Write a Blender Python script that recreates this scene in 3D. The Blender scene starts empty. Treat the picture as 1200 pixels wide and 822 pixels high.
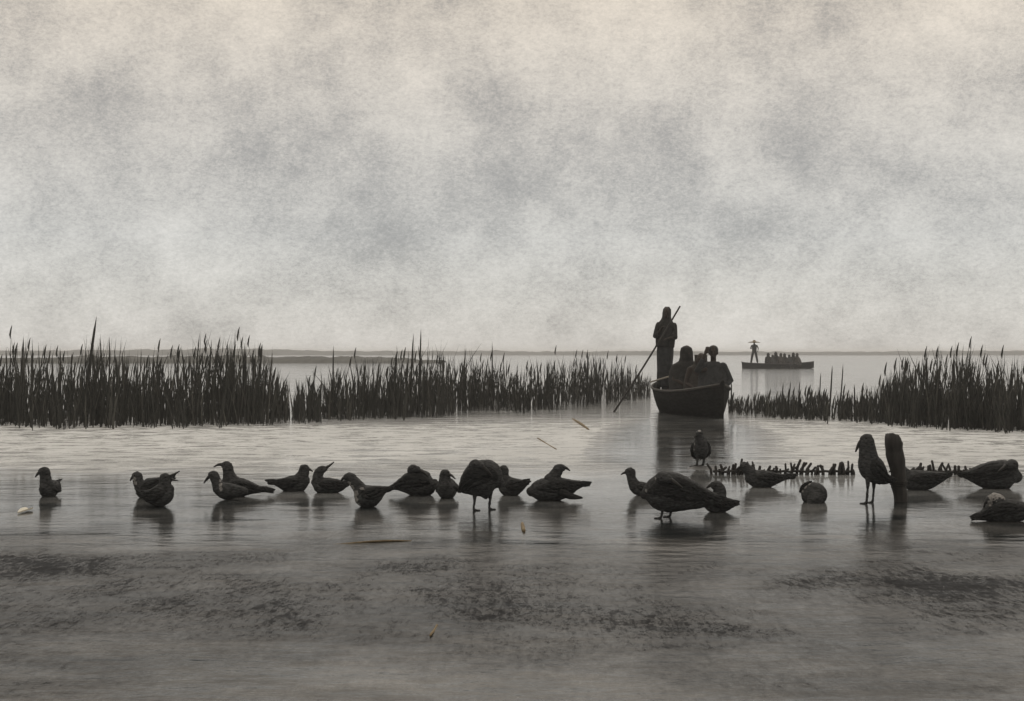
import bpy, bmesh, math, random
from mathutils import Vector, Matrix, noise
R = math.radians
SC = bpy.context.scene
COL = SC.collection

# ------------------------------------------------------------------ camera
F = 1667.0          # focal length in photo pixels (1200 wide)
H = 1.2             # eye height above the water
HV = 413.0          # horizon row in the photo
cam = bpy.data.cameras.new('camera')
cam.lens = F / 1200 * 36
cam.sensor_width = 36
cam.shift_y = 2 / 1200
cam.clip_start = 0.05
cam.clip_end = 12000
co = bpy.data.objects.new('camera', cam)
COL.objects.link(co)
co.location = (0, 0, H)
co.rotation_euler = (R(90), 0, 0)
SC.camera = co

# ------------------------------------------------------------------ sky
SUN_EL, SUN_AZ = R(50), R(6)      # high behind the cloud, ahead of the camera
w = bpy.data.worlds.new('World')
SC.world = w
w.use_nodes = True
nt = w.node_tree
nt.nodes.clear()
def N(nt, typ, **kw):
    n = nt.nodes.new(typ)
    for k, v in kw.items():
        setattr(n, k, v)
    return n
def L(nt, a, b):
    nt.links.new(a, b)
out = N(nt, 'ShaderNodeOutputWorld')
bg = N(nt, 'ShaderNodeBackground')
bg.inputs['Strength'].default_value = 0.1
sky = N(nt, 'ShaderNodeTexSky', sky_type='NISHITA', sun_disc=False)
sky.sun_elevation = SUN_EL
sky.sun_rotation = SUN_AZ
tc = N(nt, 'ShaderNodeTexCoord')
def wnoise(scale, detail, rough, stretch=(1, 1, 1.15), loc=(0, 0, 0), dist=0.0):
    mp = N(nt, 'ShaderNodeMapping')
    mp.inputs['Scale'].default_value = stretch
    mp.inputs['Location'].default_value = loc
    L(nt, tc.outputs['Generated'], mp.inputs['Vector'])
    n = N(nt, 'ShaderNodeTexNoise')
    n.inputs['Scale'].default_value = scale
    n.inputs['Detail'].default_value = detail
    n.inputs['Roughness'].default_value = rough
    n.inputs['Distortion'].default_value = dist
    L(nt, mp.outputs[0], n.inputs['Vector'])
    return n.outputs['Fac']
def wmath(op, a, b):
    m = N(nt, 'ShaderNodeMath', operation=op)
    for i, q in enumerate((a, b)):
        if isinstance(q, (int, float)):
            m.inputs[i].default_value = q
        else:
            L(nt, q, m.inputs[i])
    return m.outputs[0]
big = wnoise(9, 3, 0.55, loc=(3.1, 1.7, 0.4))
mid = wnoise(32, 12, 0.72, loc=(0.6, 0, 2.3), dist=0.2)
fine = wnoise(290, 8, 0.95, stretch=(1, 1, 1.7))
dens = wmath('ADD', wmath('ADD', wmath('MULTIPLY', big, 0.55), wmath('MULTIPLY', mid, 0.50)), wmath('MULTIPLY', fine, 0.95))
ramp = N(nt, 'ShaderNodeValToRGB')
cr = ramp.color_ramp
cr.elements[0].position = 0.62
cr.elements[0].color = (1.9, 1.89, 1.87, 1)
cr.elements[1].position = 1.0
cr.elements[1].color = (4.3, 4.2, 4.02, 1)
e = cr.elements.new(0.82); e.color = (3.32, 3.25, 3.12, 1)
dn = wmath('SUBTRACT', dens, 0.165)
def smudge(u, v, rad, amt):
    global dn
    d_ = Vector(((u - 600) / 1667, 1, (413 - v) / 1667)).normalized()
    q = N(nt, 'ShaderNodeVectorMath', operation='DOT_PRODUCT'); L(nt, tc.outputs['Generated'], q.inputs[0]); q.inputs[1].default_value = d_
    m_ = N(nt, 'ShaderNodeMapRange'); m_.interpolation_type = 'SMOOTHSTEP'
    m_.inputs['From Min'].default_value = math.cos(rad * 1.7); m_.inputs['From Max'].default_value = math.cos(rad * .1)
    L(nt, q.outputs['Value'], m_.inputs['Value'])
    dn = wmath('SUBTRACT', dn, wmath('MULTIPLY', wmath('MULTIPLY', m_.outputs[0], amt), wmath('ADD', .25, wmath('MULTIPLY', mid, 1.5))))
for S_ in ((470, 235, .035, .08), (500, 265, .05, .05), (955, 150, .028, .12), (90, 205, .05, .07), (420, 85, .045, .06), (630, 215, .05, .05), (330, 235, .05, .05), (820, 230, .05, .06), (200, 130, .04, .05), (1090, 250, .05, .06)):
    smudge(*S_)
L(nt, dn, ramp.inputs[0])
mix = N(nt, 'ShaderNodeMix', data_type='RGBA')
mix.inputs['Factor'].default_value = 0.95
L(nt, sky.outputs[0], mix.inputs['A'])
sepz = N(nt, 'ShaderNodeSeparateXYZ'); L(nt, tc.outputs['Generated'], sepz.inputs[0])
zr = N(nt, 'ShaderNodeMapRange'); zr.inputs['From Min'].default_value = .08; zr.inputs['From Max'].default_value = .24
L(nt, sepz.outputs['Z'], zr.inputs['Value'])
warm = N(nt, 'ShaderNodeMix', data_type='RGBA', blend_type='MULTIPLY')       # thinner, warmer cloud higher up
warm.inputs['B'].default_value = (1.12, 1.01, .87, 1)
L(nt, zr.outputs[0], warm.inputs['Factor']); L(nt, ramp.outputs[0], warm.inputs['A'])
# the veiled sun brightens the cloud round it, well above the frame
dt = N(nt, 'ShaderNodeVectorMath', operation='DOT_PRODUCT')
L(nt, tc.outputs['Generated'], dt.inputs[0])
dt.inputs[1].default_value = (math.sin(SUN_AZ) * math.cos(SUN_EL), math.cos(SUN_AZ) * math.cos(SUN_EL), math.sin(SUN_EL))
gl = N(nt, 'ShaderNodeMapRange'); gl.interpolation_type = 'SMOOTHSTEP'
gl.inputs['From Min'].default_value = math.cos(R(38)); gl.inputs['From Max'].default_value = math.cos(R(12))
gl.inputs['To Min'].default_value = 1.0; gl.inputs['To Max'].default_value = 1.7
L(nt, dt.outputs['Value'], gl.inputs['Value'])
glow = N(nt, 'ShaderNodeVectorMath', operation='SCALE')
L(nt, warm.outputs['Result'], glow.inputs[0]); L(nt, gl.outputs[0], glow.inputs['Scale'])
L(nt, glow.outputs[0], mix.inputs['B'])
L(nt, mix.outputs['Result'], bg.inputs['Color'])
L(nt, bg.outputs[0], out.inputs['Surface'])

# ------------------------------------------------------------------ sun (behind thin overcast)
sl = bpy.data.lights.new('sun', 'SUN')
sl.energy = 0.5
sl.angle = R(40)
sl.color = (1.0, 0.96, 0.9)
so = bpy.data.objects.new('sun', sl)
COL.objects.link(so)
sd = Vector((math.sin(SUN_AZ) * math.cos(SUN_EL), math.cos(SUN_AZ) * math.cos(SUN_EL), math.sin(SUN_EL)))
so.rotation_euler = sd.to_track_quat('Z', 'Y').to_euler()
so.location = (0, 0, 50)

SC.view_settings.view_transform = 'Standard'
SC.view_settings.look = 'None'
SC.view_settings.exposure = 0.74
SC.cycles.volume_bounces = 3
SC.view_settings.gamma = 1.0
SC.view_settings.use_curve_mapping = False

# ------------------------------------------------------------------ helpers
def at(u, v, z=0.0, d=None):
    """point on the water seen at photo pixel (u, v); or at distance d"""
    if d is None:
        d = F * (H - z) / (v - HV)
    return Vector(((u - 600) / F * d, d, z))
def tag(o, label=None, cat=None, group=None, kind=None):
    if label: o['label'] = label
    if cat: o['category'] = cat
    if group: o['group'] = group
    if kind: o['kind'] = kind
    return o
def link(name, me, parent=None, mat=None, loc=None):
    o = bpy.data.objects.new(name, me)
    COL.objects.link(o)
    if parent: o.parent = parent
    if loc is not None: o.location = loc
    if mat:
        me.materials.clear(); me.materials.append(mat)
    return o
def empty(name, loc, rz=0):
    o = bpy.data.objects.new(name, None)
    COL.objects.link(o)
    o.location = loc
    o.rotation_euler = (0, 0, rz)
    o.empty_display_size = 0.1
    return o

class MB:
    """collects vertices and faces for ONE mesh"""
    def __init__(s): s.v = []; s.f = []
    def tube(s, pts, seg=10, side=None, cap=True):
        """pts: (Vector, r_normal, r_side); a closed swept tube of elliptical rings"""
        P = [p[0] for p in pts]
        base = len(s.v)
        n = len(P)
        t0 = (P[1] - P[0]).normalized()
        if side is None:
            side = Vector((0, 1, 0))
            if abs(t0.dot(side)) > 0.75: side = Vector((1, 0, 0))
        for i in range(n):
            t = (P[min(i + 1, n - 1)] - P[max(i - 1, 0)])
            t = t.normalized() if t.length > 1e-9 else t0
            side = (side - t * side.dot(t)).normalized()
            nn = side.cross(t).normalized()
            rn, rs = pts[i][1], pts[i][2]
            for k in range(seg):
                a = 2 * math.pi * k / seg
                s.v.append(P[i] + nn * (rn * math.cos(a)) + side * (rs * math.sin(a)))
        for i in range(n - 1):
            for k in range(seg):
                a = base + i * seg + k; b = base + i * seg + (k + 1) % seg
                s.f.append((a, b, b + seg, a + seg))
        if cap:
            s.f.append(tuple(base + k for k in reversed(range(seg))))
            s.f.append(tuple(base + (n - 1) * seg + k for k in range(seg)))
        return s
    def limb(s, pts, seg=10):
        """pts: (Vector, radius); round ends added"""
        q = []
        a = (pts[1][0] - pts[0][0]).normalized(); b = (pts[-1][0] - pts[-2][0]).normalized()
        r0, r1 = pts[0][1], pts[-1][1]
        for k in (0.95, 0.6): q.append((pts[0][0] - a * r0 * k, r0 * math.sqrt(1 - k * k), ) )
        q += [(p, r) for p, r in pts]
        for k in (0.6, 0.95): q.append((pts[-1][0] + b * r1 * k, r1 * math.sqrt(1 - k * k)))
        return s.tube([(p, r, r) for p, r in q], seg)
    def ball(s, c, rx, ry, rz, seg=14, rings=9):
        pts = []
        for i in range(rings + 1):
            th = math.pi * i / rings
            pts.append((c + Vector((0, 0, -rz * math.cos(th))), max(rx * math.sin(th), 1e-4), max(ry * math.sin(th), 1e-4)))
        base = len(s.v)
        for p, a_, b_ in pts:
            for k in range(seg):
                a = 2 * math.pi * k / seg
                s.v.append(p + Vector((a_ * math.cos(a), b_ * math.sin(a), 0)))
        for i in range(rings):
            for k in range(seg):
                a = base + i * seg + k; b = base + i * seg + (k + 1) % seg
                s.f.append((a, b, b + seg, a + seg))
        s.f.append(tuple(base + k for k in reversed(range(seg))))
        s.f.append(tuple(base + rings * seg + k for k in range(seg)))
        return s
    def box(s, c, sx, sy, sz, rot=None):
        base = len(s.v)
        for x in (-1, 1):
            for y in (-1, 1):
                for z in (-1, 1):
                    p = Vector((x * sx / 2, y * sy / 2, z * sz / 2))
                    if rot: p = rot @ p
                    s.v.append(c + p)
        for f in ((0, 1, 3, 2), (4, 6, 7, 5), (0, 4, 5, 1), (2, 3, 7, 6), (0, 2, 6, 4), (1, 5, 7, 3)):
            s.f.append(tuple(base + i for i in f))
        return s
    def mesh(s, name, smooth=True):
        me = bpy.data.meshes.new(name)
        me.from_pydata([tuple(p) for p in s.v], [], s.f)
        me.update()
        if smooth:
            for p in me.polygons: p.use_smooth = True
        return me
    def build(s, name, mat=None, parent=None, smooth=True, loc=None):
        return link(name, s.mesh(name, smooth), parent, mat, loc)
    def fused(s, name, voxel, mat=None, parent=None, smooth=4, loc=None):
        """all shells melted into one continuous skin"""
        me = s.mesh(name)
        bm = bmesh.new(); bm.from_mesh(me)
        bmesh.ops.recalc_face_normals(bm, faces=bm.faces)
        bm.to_mesh(me); bm.free()
        t = bpy.data.objects.new('temp', me)
        COL.objects.link(t)
        m = t.modifiers.new('r', 'REMESH'); m.mode = 'VOXEL'; m.voxel_size = voxel
        m2 = t.modifiers.new('s', 'SMOOTH'); m2.iterations = smooth; m2.factor = 0.5
        dg = bpy.context.evaluated_depsgraph_get(); dg.update()
        res = bpy.data.meshes.new_from_object(t.evaluated_get(dg))
        bpy.data.objects.remove(t); bpy.data.meshes.remove(me)
        for p in res.polygons: p.use_smooth = True
        res.name = name
        return link(name, res, parent, mat, loc)

# ------------------------------------------------------------------ materials
def mat(name, c1, c2, scale=8, rough=0.8, bump=0.0, stretch=(1, 1, 1), detail=6, spec=0.3):
    m = bpy.data.materials.new(name); m.use_nodes = True
    t = m.node_tree; b = t.nodes['Principled BSDF']
    tcn = N(t, 'ShaderNodeTexCoord'); mp = N(t, 'ShaderNodeMapping'); mp.inputs['Scale'].default_value = stretch
    L(t, tcn.outputs['Object'], mp.inputs['Vector'])
    n = N(t, 'ShaderNodeTexNoise'); n.inputs['Scale'].default_value = scale; n.inputs['Detail'].default_value = detail
    n.inputs['Roughness'].default_value = 0.65
    L(t, mp.outputs[0], n.inputs['Vector'])
    r = N(t, 'ShaderNodeValToRGB')
    r.color_ramp.elements[0].position = 0.32; r.color_ramp.elements[0].color = (*c1, 1)
    r.color_ramp.elements[1].position = 0.68; r.color_ramp.elements[1].color = (*c2, 1)
    L(t, n.outputs['Fac'], r.inputs[0]); L(t, r.outputs[0], b.inputs['Base Color'])
    b.inputs['Roughness'].default_value = rough
    b.inputs['Specular IOR Level'].default_value = spec
    if bump:
        bn = N(t, 'ShaderNodeBump'); bn.inputs['Strength'].default_value = 0.6; bn.inputs['Distance'].default_value = bump
        L(t, n.outputs['Fac'], bn.inputs['Height']); L(t, bn.outputs[0], b.inputs['Normal'])
    return m
def g(x, warm=0.03): return (x * (1 + warm), x, x * (1 - warm))
M = dict(
    plumage=mat('dark_plumage', g(.012, -.03), g(.085, -.03), 42, .85, .003, (.7, 1, 2.0), 8, .15),
    wing=mat('wing_feathers', g(.006, -.05), g(.050, -.03), 30, .85, .003, (.8, 3, 4), 8, .15),
    pale=mat('pale_plumage', g(.10), g(.34), 70, .8, .002),
    bill=mat('horn_bill', g(.015), g(.035), 40, .45),
    leg=mat('bird_leg', g(.02), g(.04), 40, .6),
    eye=mat('bird_eye', g(.006), g(.01), 10, .15, spec=.5),
    reed=mat('reed_blades', (.016, .017, .014), (.045, .044, .038), 2.2, .7, 0, (1, 1, .5)),
    dry=mat('dry_reeds', (.045, .044, .039), (.10, .097, .085), 2.5, .8),
    reed_dark=mat('tall_reed', (.020, .021, .018), (.042, .041, .036), 3, .7),
    wood=mat('wet_wood', g(.02), g(.055, .06), 14, .75, .008, (1, 1, .15)),
    stake=mat('weathered_stake', g(.018), g(.05, .05), 20, .85, .005, (1, 1, .2)),
    hull=mat('tarred_hull', g(.007), g(.022), 6, .9, .008, (1, 4, 4), 6, .08),
    plank=mat('boat_plank', g(.03, .06), g(.07, .08), 10, .75, .004, (.3, 4, 4)),
    palewood=mat('pale_wood', (.24, .22, .19), (.38, .35, .30), 14, .7, .003, (1, 1, 1)),
    skin=mat('skin', (.022, .016, .013), (.036, .026, .02), 12, .6),
    hair=mat('hair', g(.008), g(.018), 60, .55),
    cloth1=mat('charcoal_cloth', g(.014), g(.035), 16, .9, .008),
    cloth2=mat('slate_cloth', g(.020, -.05), g(.048, -.05), 14, .9, .008),
    cloth3=mat('brown_cloth', g(.024, .1), g(.055, .1), 15, .9, .008),
    straw=mat('straw', (.12, .095, .06), (.24, .18, .10), 30, .9),
    petal=mat('petal', (.48, .45, .36), (.6, .57, .48), 30, .6),
    mud=mat('mud', g(.025), g(.06), 5, .55, .02),
    shore=mat('shore_growth', (.03, .032, .028), (.07, .07, .06), .6, .9),
    farshore=mat('far_growth', (.04, .043, .04), (.08, .08, .075), .1, .9),
)
def water_mat():
    m = bpy.data.materials.new('lagoon_water'); m.use_nodes = True
    t = m.node_tree; b = t.nodes['Principled BSDF']
    geo = N(t, 'ShaderNodeTexCoord')
    def ns(scale, detail, rough, stretch=(1, 1, 1), dist=0):
        mp = N(t, 'ShaderNodeMapping'); mp.inputs['Scale'].default_value = stretch
        L(t, geo.outputs['Object'], mp.inputs['Vector'])
        n = N(t, 'ShaderNodeTexNoise'); n.inputs['Scale'].default_value = scale; n.inputs['Detail'].default_value = detail
        n.inputs['Roughness'].default_value = rough; n.inputs['Distortion'].default_value = dist
        L(t, mp.outputs[0], n.inputs['Vector'])
        return n.outputs['Fac']
    def mt(op, a, c):
        q = N(t, 'ShaderNodeMath', operation=op)
        for i, x in enumerate((a, c)):
            if isinstance(x, (int, float)): q.inputs[i].default_value = x
            else: L(t, x, q.inputs[i])
        return q.outputs[0]
    # silt seen through the shallow water, in drifting patches
    silt = ns(1.3, 9, .72, (.8, 1, 1), .3)
    r = N(t, 'ShaderNodeValToRGB')
    r.color_ramp.elements[0].position = .40; r.color_ramp.elements[0].color = (.006, .010, .011, 1)
    r.color_ramp.elements[1].position = .66; r.color_ramp.elements[1].color = (.15, .148, .143, 1)
    L(t, silt, r.inputs[0]); # pale band painted into the colour between birds and reeds, standing for bright reflection
    def ns2(scale, detail, rough, stretch): return ns(scale, detail, rough, stretch)
    sp = N(t, 'ShaderNodeSeparateXYZ'); L(t, geo.outputs['Object'], sp.inputs[0])
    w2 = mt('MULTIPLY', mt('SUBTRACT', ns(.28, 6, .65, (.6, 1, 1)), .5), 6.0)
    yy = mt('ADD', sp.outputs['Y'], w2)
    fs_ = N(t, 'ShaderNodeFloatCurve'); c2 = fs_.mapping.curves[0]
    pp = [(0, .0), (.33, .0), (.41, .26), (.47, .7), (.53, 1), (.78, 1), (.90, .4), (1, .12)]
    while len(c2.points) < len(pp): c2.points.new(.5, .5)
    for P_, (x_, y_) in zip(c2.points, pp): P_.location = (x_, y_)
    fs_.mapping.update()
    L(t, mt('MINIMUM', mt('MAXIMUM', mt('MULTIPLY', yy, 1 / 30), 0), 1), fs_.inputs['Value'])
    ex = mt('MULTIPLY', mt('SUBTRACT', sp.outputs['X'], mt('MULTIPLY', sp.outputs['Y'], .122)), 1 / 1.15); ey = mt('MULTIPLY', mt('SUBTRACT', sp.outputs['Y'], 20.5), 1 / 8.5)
    refl_gap = N(t, 'ShaderNodeMapRange'); refl_gap.interpolation_type = 'SMOOTHSTEP'     # keeps the painted paleness off the boat's reflection
    refl_gap.inputs['From Min'].default_value = .25; refl_gap.inputs['From Max'].default_value = 1.5
    refl_gap.inputs['To Min'].default_value = .05; refl_gap.inputs['To Max'].default_value = 1
    L(t, mt('ADD', mt('ADD', mt('MULTIPLY', ex, ex), mt('MULTIPLY', ey, ey)), mt('MULTIPLY', mt('SUBTRACT', ns(1.1, 6, .7, (.7, 1, 1)), .5), 1.6)), refl_gap.inputs['Value'])
    tex = mt('MULTIPLY', mt('MULTIPLY', fs_.outputs[0], refl_gap.outputs[0]), mt('ADD', .45, mt('MULTIPLY', ns(3.2, 9, .75, (.6, 1, 1)), 1.1)))
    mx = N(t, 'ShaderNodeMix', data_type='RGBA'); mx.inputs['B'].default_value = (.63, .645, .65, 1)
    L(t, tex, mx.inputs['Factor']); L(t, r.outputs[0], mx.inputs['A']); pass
    # darkening painted into the nearer water, with the sky's reflection turned down
    wd_ = mt('ADD', mt('MULTIPLY', mt('SUBTRACT', ns(.6, 9, .70, (1, .75, 1), .3), .5), 4.4), mt('MULTIPLY', mt('SUBTRACT', ns(16, 9, .9, (1.6, .5, 1)), .5), 4.2))
    fw_ = N(t, 'ShaderNodeFloatCurve'); c3 = fw_.mapping.curves[0]
    p3_ = [(0, .0), (.38, .10), (.45, .50), (.52, .95), (.61, 1.0), (.70, .66), (.84, .10), (1, -.1)]
    while len(c3.points) < len(p3_): c3.points.new(.5, .5)
    for P_, (x_, y_) in zip(c3.points, p3_): P_.location = (x_, y_)
    fw_.mapping.update()
    w4 = mt('MULTIPLY', mt('SUBTRACT', ns(.55, 7, .65, (.6, 1, 1)), .5), 6.5)
    L(t, mt('MINIMUM', mt('MAXIMUM', mt('MULTIPLY', mt('ADD', sp.outputs['Y'], w4), 1 / 12), 0), 1), fw_.inputs['Value'])
    wr = N(t, 'ShaderNodeMapRange'); wr.inputs['From Min'].default_value = -.55; wr.inputs['From Max'].default_value = 1.6
    L(t, mt('ADD', wd_, mt('MULTIPLY', fw_.outputs[0], 1.15)), wr.inputs['Value'])
    wcl = N(t, 'ShaderNodeMapRange'); wcl.inputs['From Min'].default_value = 12; wcl.inputs['From Max'].default_value = 18
    wcl.inputs['To Min'].default_value = 1; wcl.inputs['To Max'].default_value = .25
    L(t, sp.outputs['Y'], wcl.inputs['Value'])
    near_dark = mt('MULTIPLY', wr.outputs[0], wcl.outputs[0])
    m2 = N(t, 'ShaderNodeMix', data_type='RGBA'); m2.inputs['B'].default_value = (.007, .007, .008, 1)
    L(t, near_dark, m2.inputs['Factor']); L(t, mx.outputs['Result'], m2.inputs['A']); L(t, m2.outputs['Result'], b.inputs['Base Color'])
    L(t, mt('SUBTRACT', mt('SUBTRACT', .5, mt('MULTIPLY', mt('MULTIPLY', tex, tex), .45)), mt('MULTIPLY', near_dark, .49)), b.inputs['Specular IOR Level'])
    L(t, mt('ADD', .05, mt('MULTIPLY', near_dark, .25)), b.inputs['Roughness'])
    b.inputs['IOR'].default_value = 1.333
    patch = ns(.33, 5, .6, (.55, 1, 1), .4)        # puffs of wind ruffle the surface
    rr = N(t, 'ShaderNodeMapRange'); rr.inputs['From Min'].default_value = .35; rr.inputs['From Max'].default_value = .65
    rr.inputs['To Min'].default_value = .45; rr.inputs['To Max'].default_value = 1.35
    L(t, patch, rr.inputs['Value'])
    h1 = mt('MULTIPLY', ns(2.6, 3, .5, (.6, 1, 1)), WAVE[0])
    h2 = mt('MULTIPLY', ns(11, 4, .6, (.55, 1, 1)), WAVE[1])
    h3 = mt('MULTIPLY', ns(60, 3, .6, (.8, 1, 1)), WAVE[2])
    xyz = N(t, 'ShaderNodeSeparateXYZ'); L(t, geo.outputs['Object'], xyz.inputs[0])
    # breeze: ruffled open water beyond the birds, calm where they rest, ruffled again nearer, calm by the shore
    fc = N(t, 'ShaderNodeFloatCurve')
    cv = fc.mapping.curves[0]
    ptsc = [(0, .30), (.13, .30), (.17, .36), (.225, .36), (.265, .14), (.34, .085), (.375, .10), (.43, .5), (1, .7)]
    while len(cv.points) < len(ptsc): cv.points.new(.5, .5)
    for P_, (x_, y_) in zip(cv.points, ptsc): P_.location = (x_, y_)
    fc.mapping.update()
    wob = mt('MULTIPLY', mt('SUBTRACT', ns(.5, 4, .6, (.5, 1, 1)), .5), 5.0)
    L(t, mt('MINIMUM', mt('MAXIMUM', mt('MULTIPLY', mt('ADD', xyz.outputs['Y'], wob), 1 / 36), 0), 1), fc.inputs['Value'])
    breeze = mt('MULTIPLY', fc.outputs[0], 4.2)
    # smooth slick trailing from the boat
    ex = mt('MULTIPLY', mt('SUBTRACT', xyz.outputs['X'], mt('MULTIPLY', xyz.outputs['Y'], .122)), 1 / 1.15); ey = mt('MULTIPLY', mt('SUBTRACT', xyz.outputs['Y'], 20.5), 1 / 8.5)
    el_ = mt('ADD', mt('MULTIPLY', ex, ex), mt('MULTIPLY', ey, ey))
    slick = N(t, 'ShaderNodeMapRange'); slick.interpolation_type = 'SMOOTHSTEP'
    slick.inputs['From Min'].default_value = .45; slick.inputs['From Max'].default_value = 1.1
    slick.inputs['To Min'].default_value = .22; slick.inputs['To Max'].default_value = 1
    L(t, el_, slick.inputs['Value'])
    amp = mt('MULTIPLY', mt('MULTIPLY', rr.outputs[0], breeze), slick.outputs[0])
    h = mt('MULTIPLY', mt('ADD', mt('ADD', h1, h2), h3), amp)
    bn = N(t, 'ShaderNodeBump'); bn.inputs['Strength'].default_value = 1; bn.inputs['Distance'].default_value = 1
    L(t, h, bn.inputs['Height']); L(t, bn.outputs[0], b.inputs['Normal'])
    return m
WAVE = (.018, .0055, .0008)
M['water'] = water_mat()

# ------------------------------------------------------------------ the setting: water, banks, haze
wm = bpy.data.meshes.new('water')
S = 3500
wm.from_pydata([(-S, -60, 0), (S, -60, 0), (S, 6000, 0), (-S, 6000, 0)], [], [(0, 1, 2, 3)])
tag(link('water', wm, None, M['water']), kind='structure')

def bank(name, d, depth, x0, x1, hfun, m, step):
    """a low overgrown bank: ridge profile across its depth, bumpy along its length"""
    prof = ((0, -.3), (.12, .55), (.35, .95), (.6, 1), (.85, .7), (1, -.3))
    xs = []
    x = x0
    while x < x1:
        xs.append(x); x += step
    v, f = [], []
    for x in xs:
        for j, (q, k) in enumerate(prof):
            hh = hfun(x)
            nz = noise.noise(Vector((x * .37 / step, j * 1.7, d)))
            nz2 = noise.noise(Vector((x * .11 / step, j * .9, d + 9)))
            z = k * hh * (1 + .35 * nz + .3 * nz2) if k > 0 else k * .4
            v.append((x, d + q * depth + nz2 * depth * .12, z))
    n = len(prof)
    for i in range(len(xs) - 1):
        for j in range(n - 1):
            a = i * n + j
            f.append((a, a + n, a + n + 1, a + 1))
    me = bpy.data.meshes.new(name); me.from_pydata(v, [], f)
    for p in me.polygons: p.use_smooth = True
    return tag(link(name, me, None, m), kind='structure')
def sst(a, b, x):
    t = max(0, min(1, (x - a) / (b - a))); return t * t * (3 - 2 * t)
bank('low_bank', 152, 26, -75, -8, lambda x: .22 + .42 * sst(-75, -45, x) * sst(-6, -18, x) + .22 * noise.noise(Vector((x * .35, 1, 7))) + .16 * noise.noise(Vector((x * 1.4, 1, 7))), M['shore'], .22)
bank('far_shore', 560, 90, -420, 420, lambda x: 1.5 + .7 * noise.noise(Vector((x * .012, 3, 1))) + .5 * sst(60, -150, x), M['farshore'], 1.6)
# a small mud spot the lone wader stands on
def mud_patch(c, rx, ry, h, seed):
    v, f = [], []
    nr, ns_ = 7, 28
    for i in range(nr + 1):
        q = i / nr
        for k in range(ns_):
            a = 2 * math.pi * k / ns_
            wob = 1 + .22 * noise.noise(Vector((math.cos(a) * 1.6, math.sin(a) * 1.6, seed)))
            z = h * (1 - q * q * 1.5) + .006 * noise.noise(Vector((q * 7 * math.cos(a), q * 7 * math.sin(a), seed + 4)))
            v.append((c.x + rx * q * wob * math.cos(a), c.y + ry * q * wob * math.sin(a), z))
    for i in range(nr):
        for k in range(ns_):
            a = i * ns_ + k; b = i * ns_ + (k + 1) % ns_
            f.append((a, b, b + ns_, a + ns_))
    me = bpy.data.meshes.new('mud_spit'); me.from_pydata(v, [], f)
    for p in me.polygons: p.use_smooth = True
    return tag(link('mud_spit', me, None, M['mud']), kind='structure')
mud_patch(at(824, 549), .20, .26, .022, 2.0)

HAZE = 0.0010
if HAZE:
    hb = MB().box(Vector((0, 2970, 1.4)), 2 * S + 20, 6140, 4.8)
    ho = hb.build('haze', None, None, False)
    hm = bpy.data.materials.new('air'); hm.use_nodes = True
    t = hm.node_tree; t.nodes.clear()
    o_ = N(t, 'ShaderNodeOutputMaterial'); pv = N(t, 'ShaderNodeVolumePrincipled')
    pv.inputs['Color'].default_value = (.99, .99, .99, 1)
    pv.inputs['Density'].default_value = HAZE
    pv.inputs['Anisotropy'].default_value = .6
    L(t, pv.outputs[0], o_.inputs['Volume'])
    ho.data.materials.append(hm)
    tag(ho, kind='stuff')
    ho['label'] = 'thin pale haze lying over the lagoon'
    ho['category'] = 'haze'

# ------------------------------------------------------------------ reeds
rnd = random.Random(20)
def interp(tab, u):
    if u <= tab[0][0]: return tab[0][1]
    for (a, x), (b, y) in zip(tab, tab[1:]):
        if u <= b: return x + (y - x) * (u - a) / (b - a)
    return tab[-1][1]
def stem(mb, base, h, r, lean, curve, seg=3, n=5, tip=.12):
    """one reed stem, bent by the wind; lean is a horizontal vector"""
    pts = []
    for i in range(n + 1):
        q = i / n
        p = base + Vector((lean.x * q + curve.x * q * q, lean.y * q + curve.y * q * q, h * q))
        rr = r * (1 - .5 * q ** 2) * (1 if q < 1 else tip)
        pts.append((p, rr, rr))
    mb.tube(pts, seg, Vector((0, 1, 0)))
    return [p[0] for p in pts]
def leaf(mb, p, length, width, direction, droop):
    """a narrow blade, folded along its middle"""
    base = len(mb.v)
    side = Vector((-direction.y, direction.x, 0)).normalized()
    up = Vector((0, 0, 1))
    n = 4
    for i in range(n + 1):
        q = i / n
        c = p + direction * (length * q * .45) + up * (length * (q * .9 - droop * q * q))
        wd = width * (1 - q ** 1.6) * (.5 + .5 * min(1, q * 4)) + .0006
        mb.v += [c + side * wd, c - direction * wd * .3, c - side * wd]
    for i in range(n):
        a = base + i * 3
        mb.f += [(a, a + 1, a + 4, a + 3), (a + 1, a + 2, a + 5, a + 4)]
TOPL = [(-30, 412), (5, 406), (30, 396), (60, 408), (110, 398), (160, 410), (200, 416), (235, 396), (290, 396), (316, 412), (330, 446), (360, 440), (400, 430), (430, 418),
        (470, 410), (510, 402), (560, 414), (600, 428), (640, 420), (690, 412), (735, 422), (762, 440)]
BOTL = [(-30, 497), (60, 500), (300, 497), (420, 490), (500, 488), (560, 480), (620, 482), (660, 476), (700, 472), (762, 466)]
TOPR = [(852, 458), (860, 466), (900, 464), (960, 456), (1000, 460), (1030, 450), (1048, 430), (1070, 412), (1130, 408), (1160, 422), (1200, 414), (1240, 416)]
BOTR = [(852, 482), (900, 488), (960, 491), (1050, 497), (1120, 502), (1240, 508)]
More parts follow.
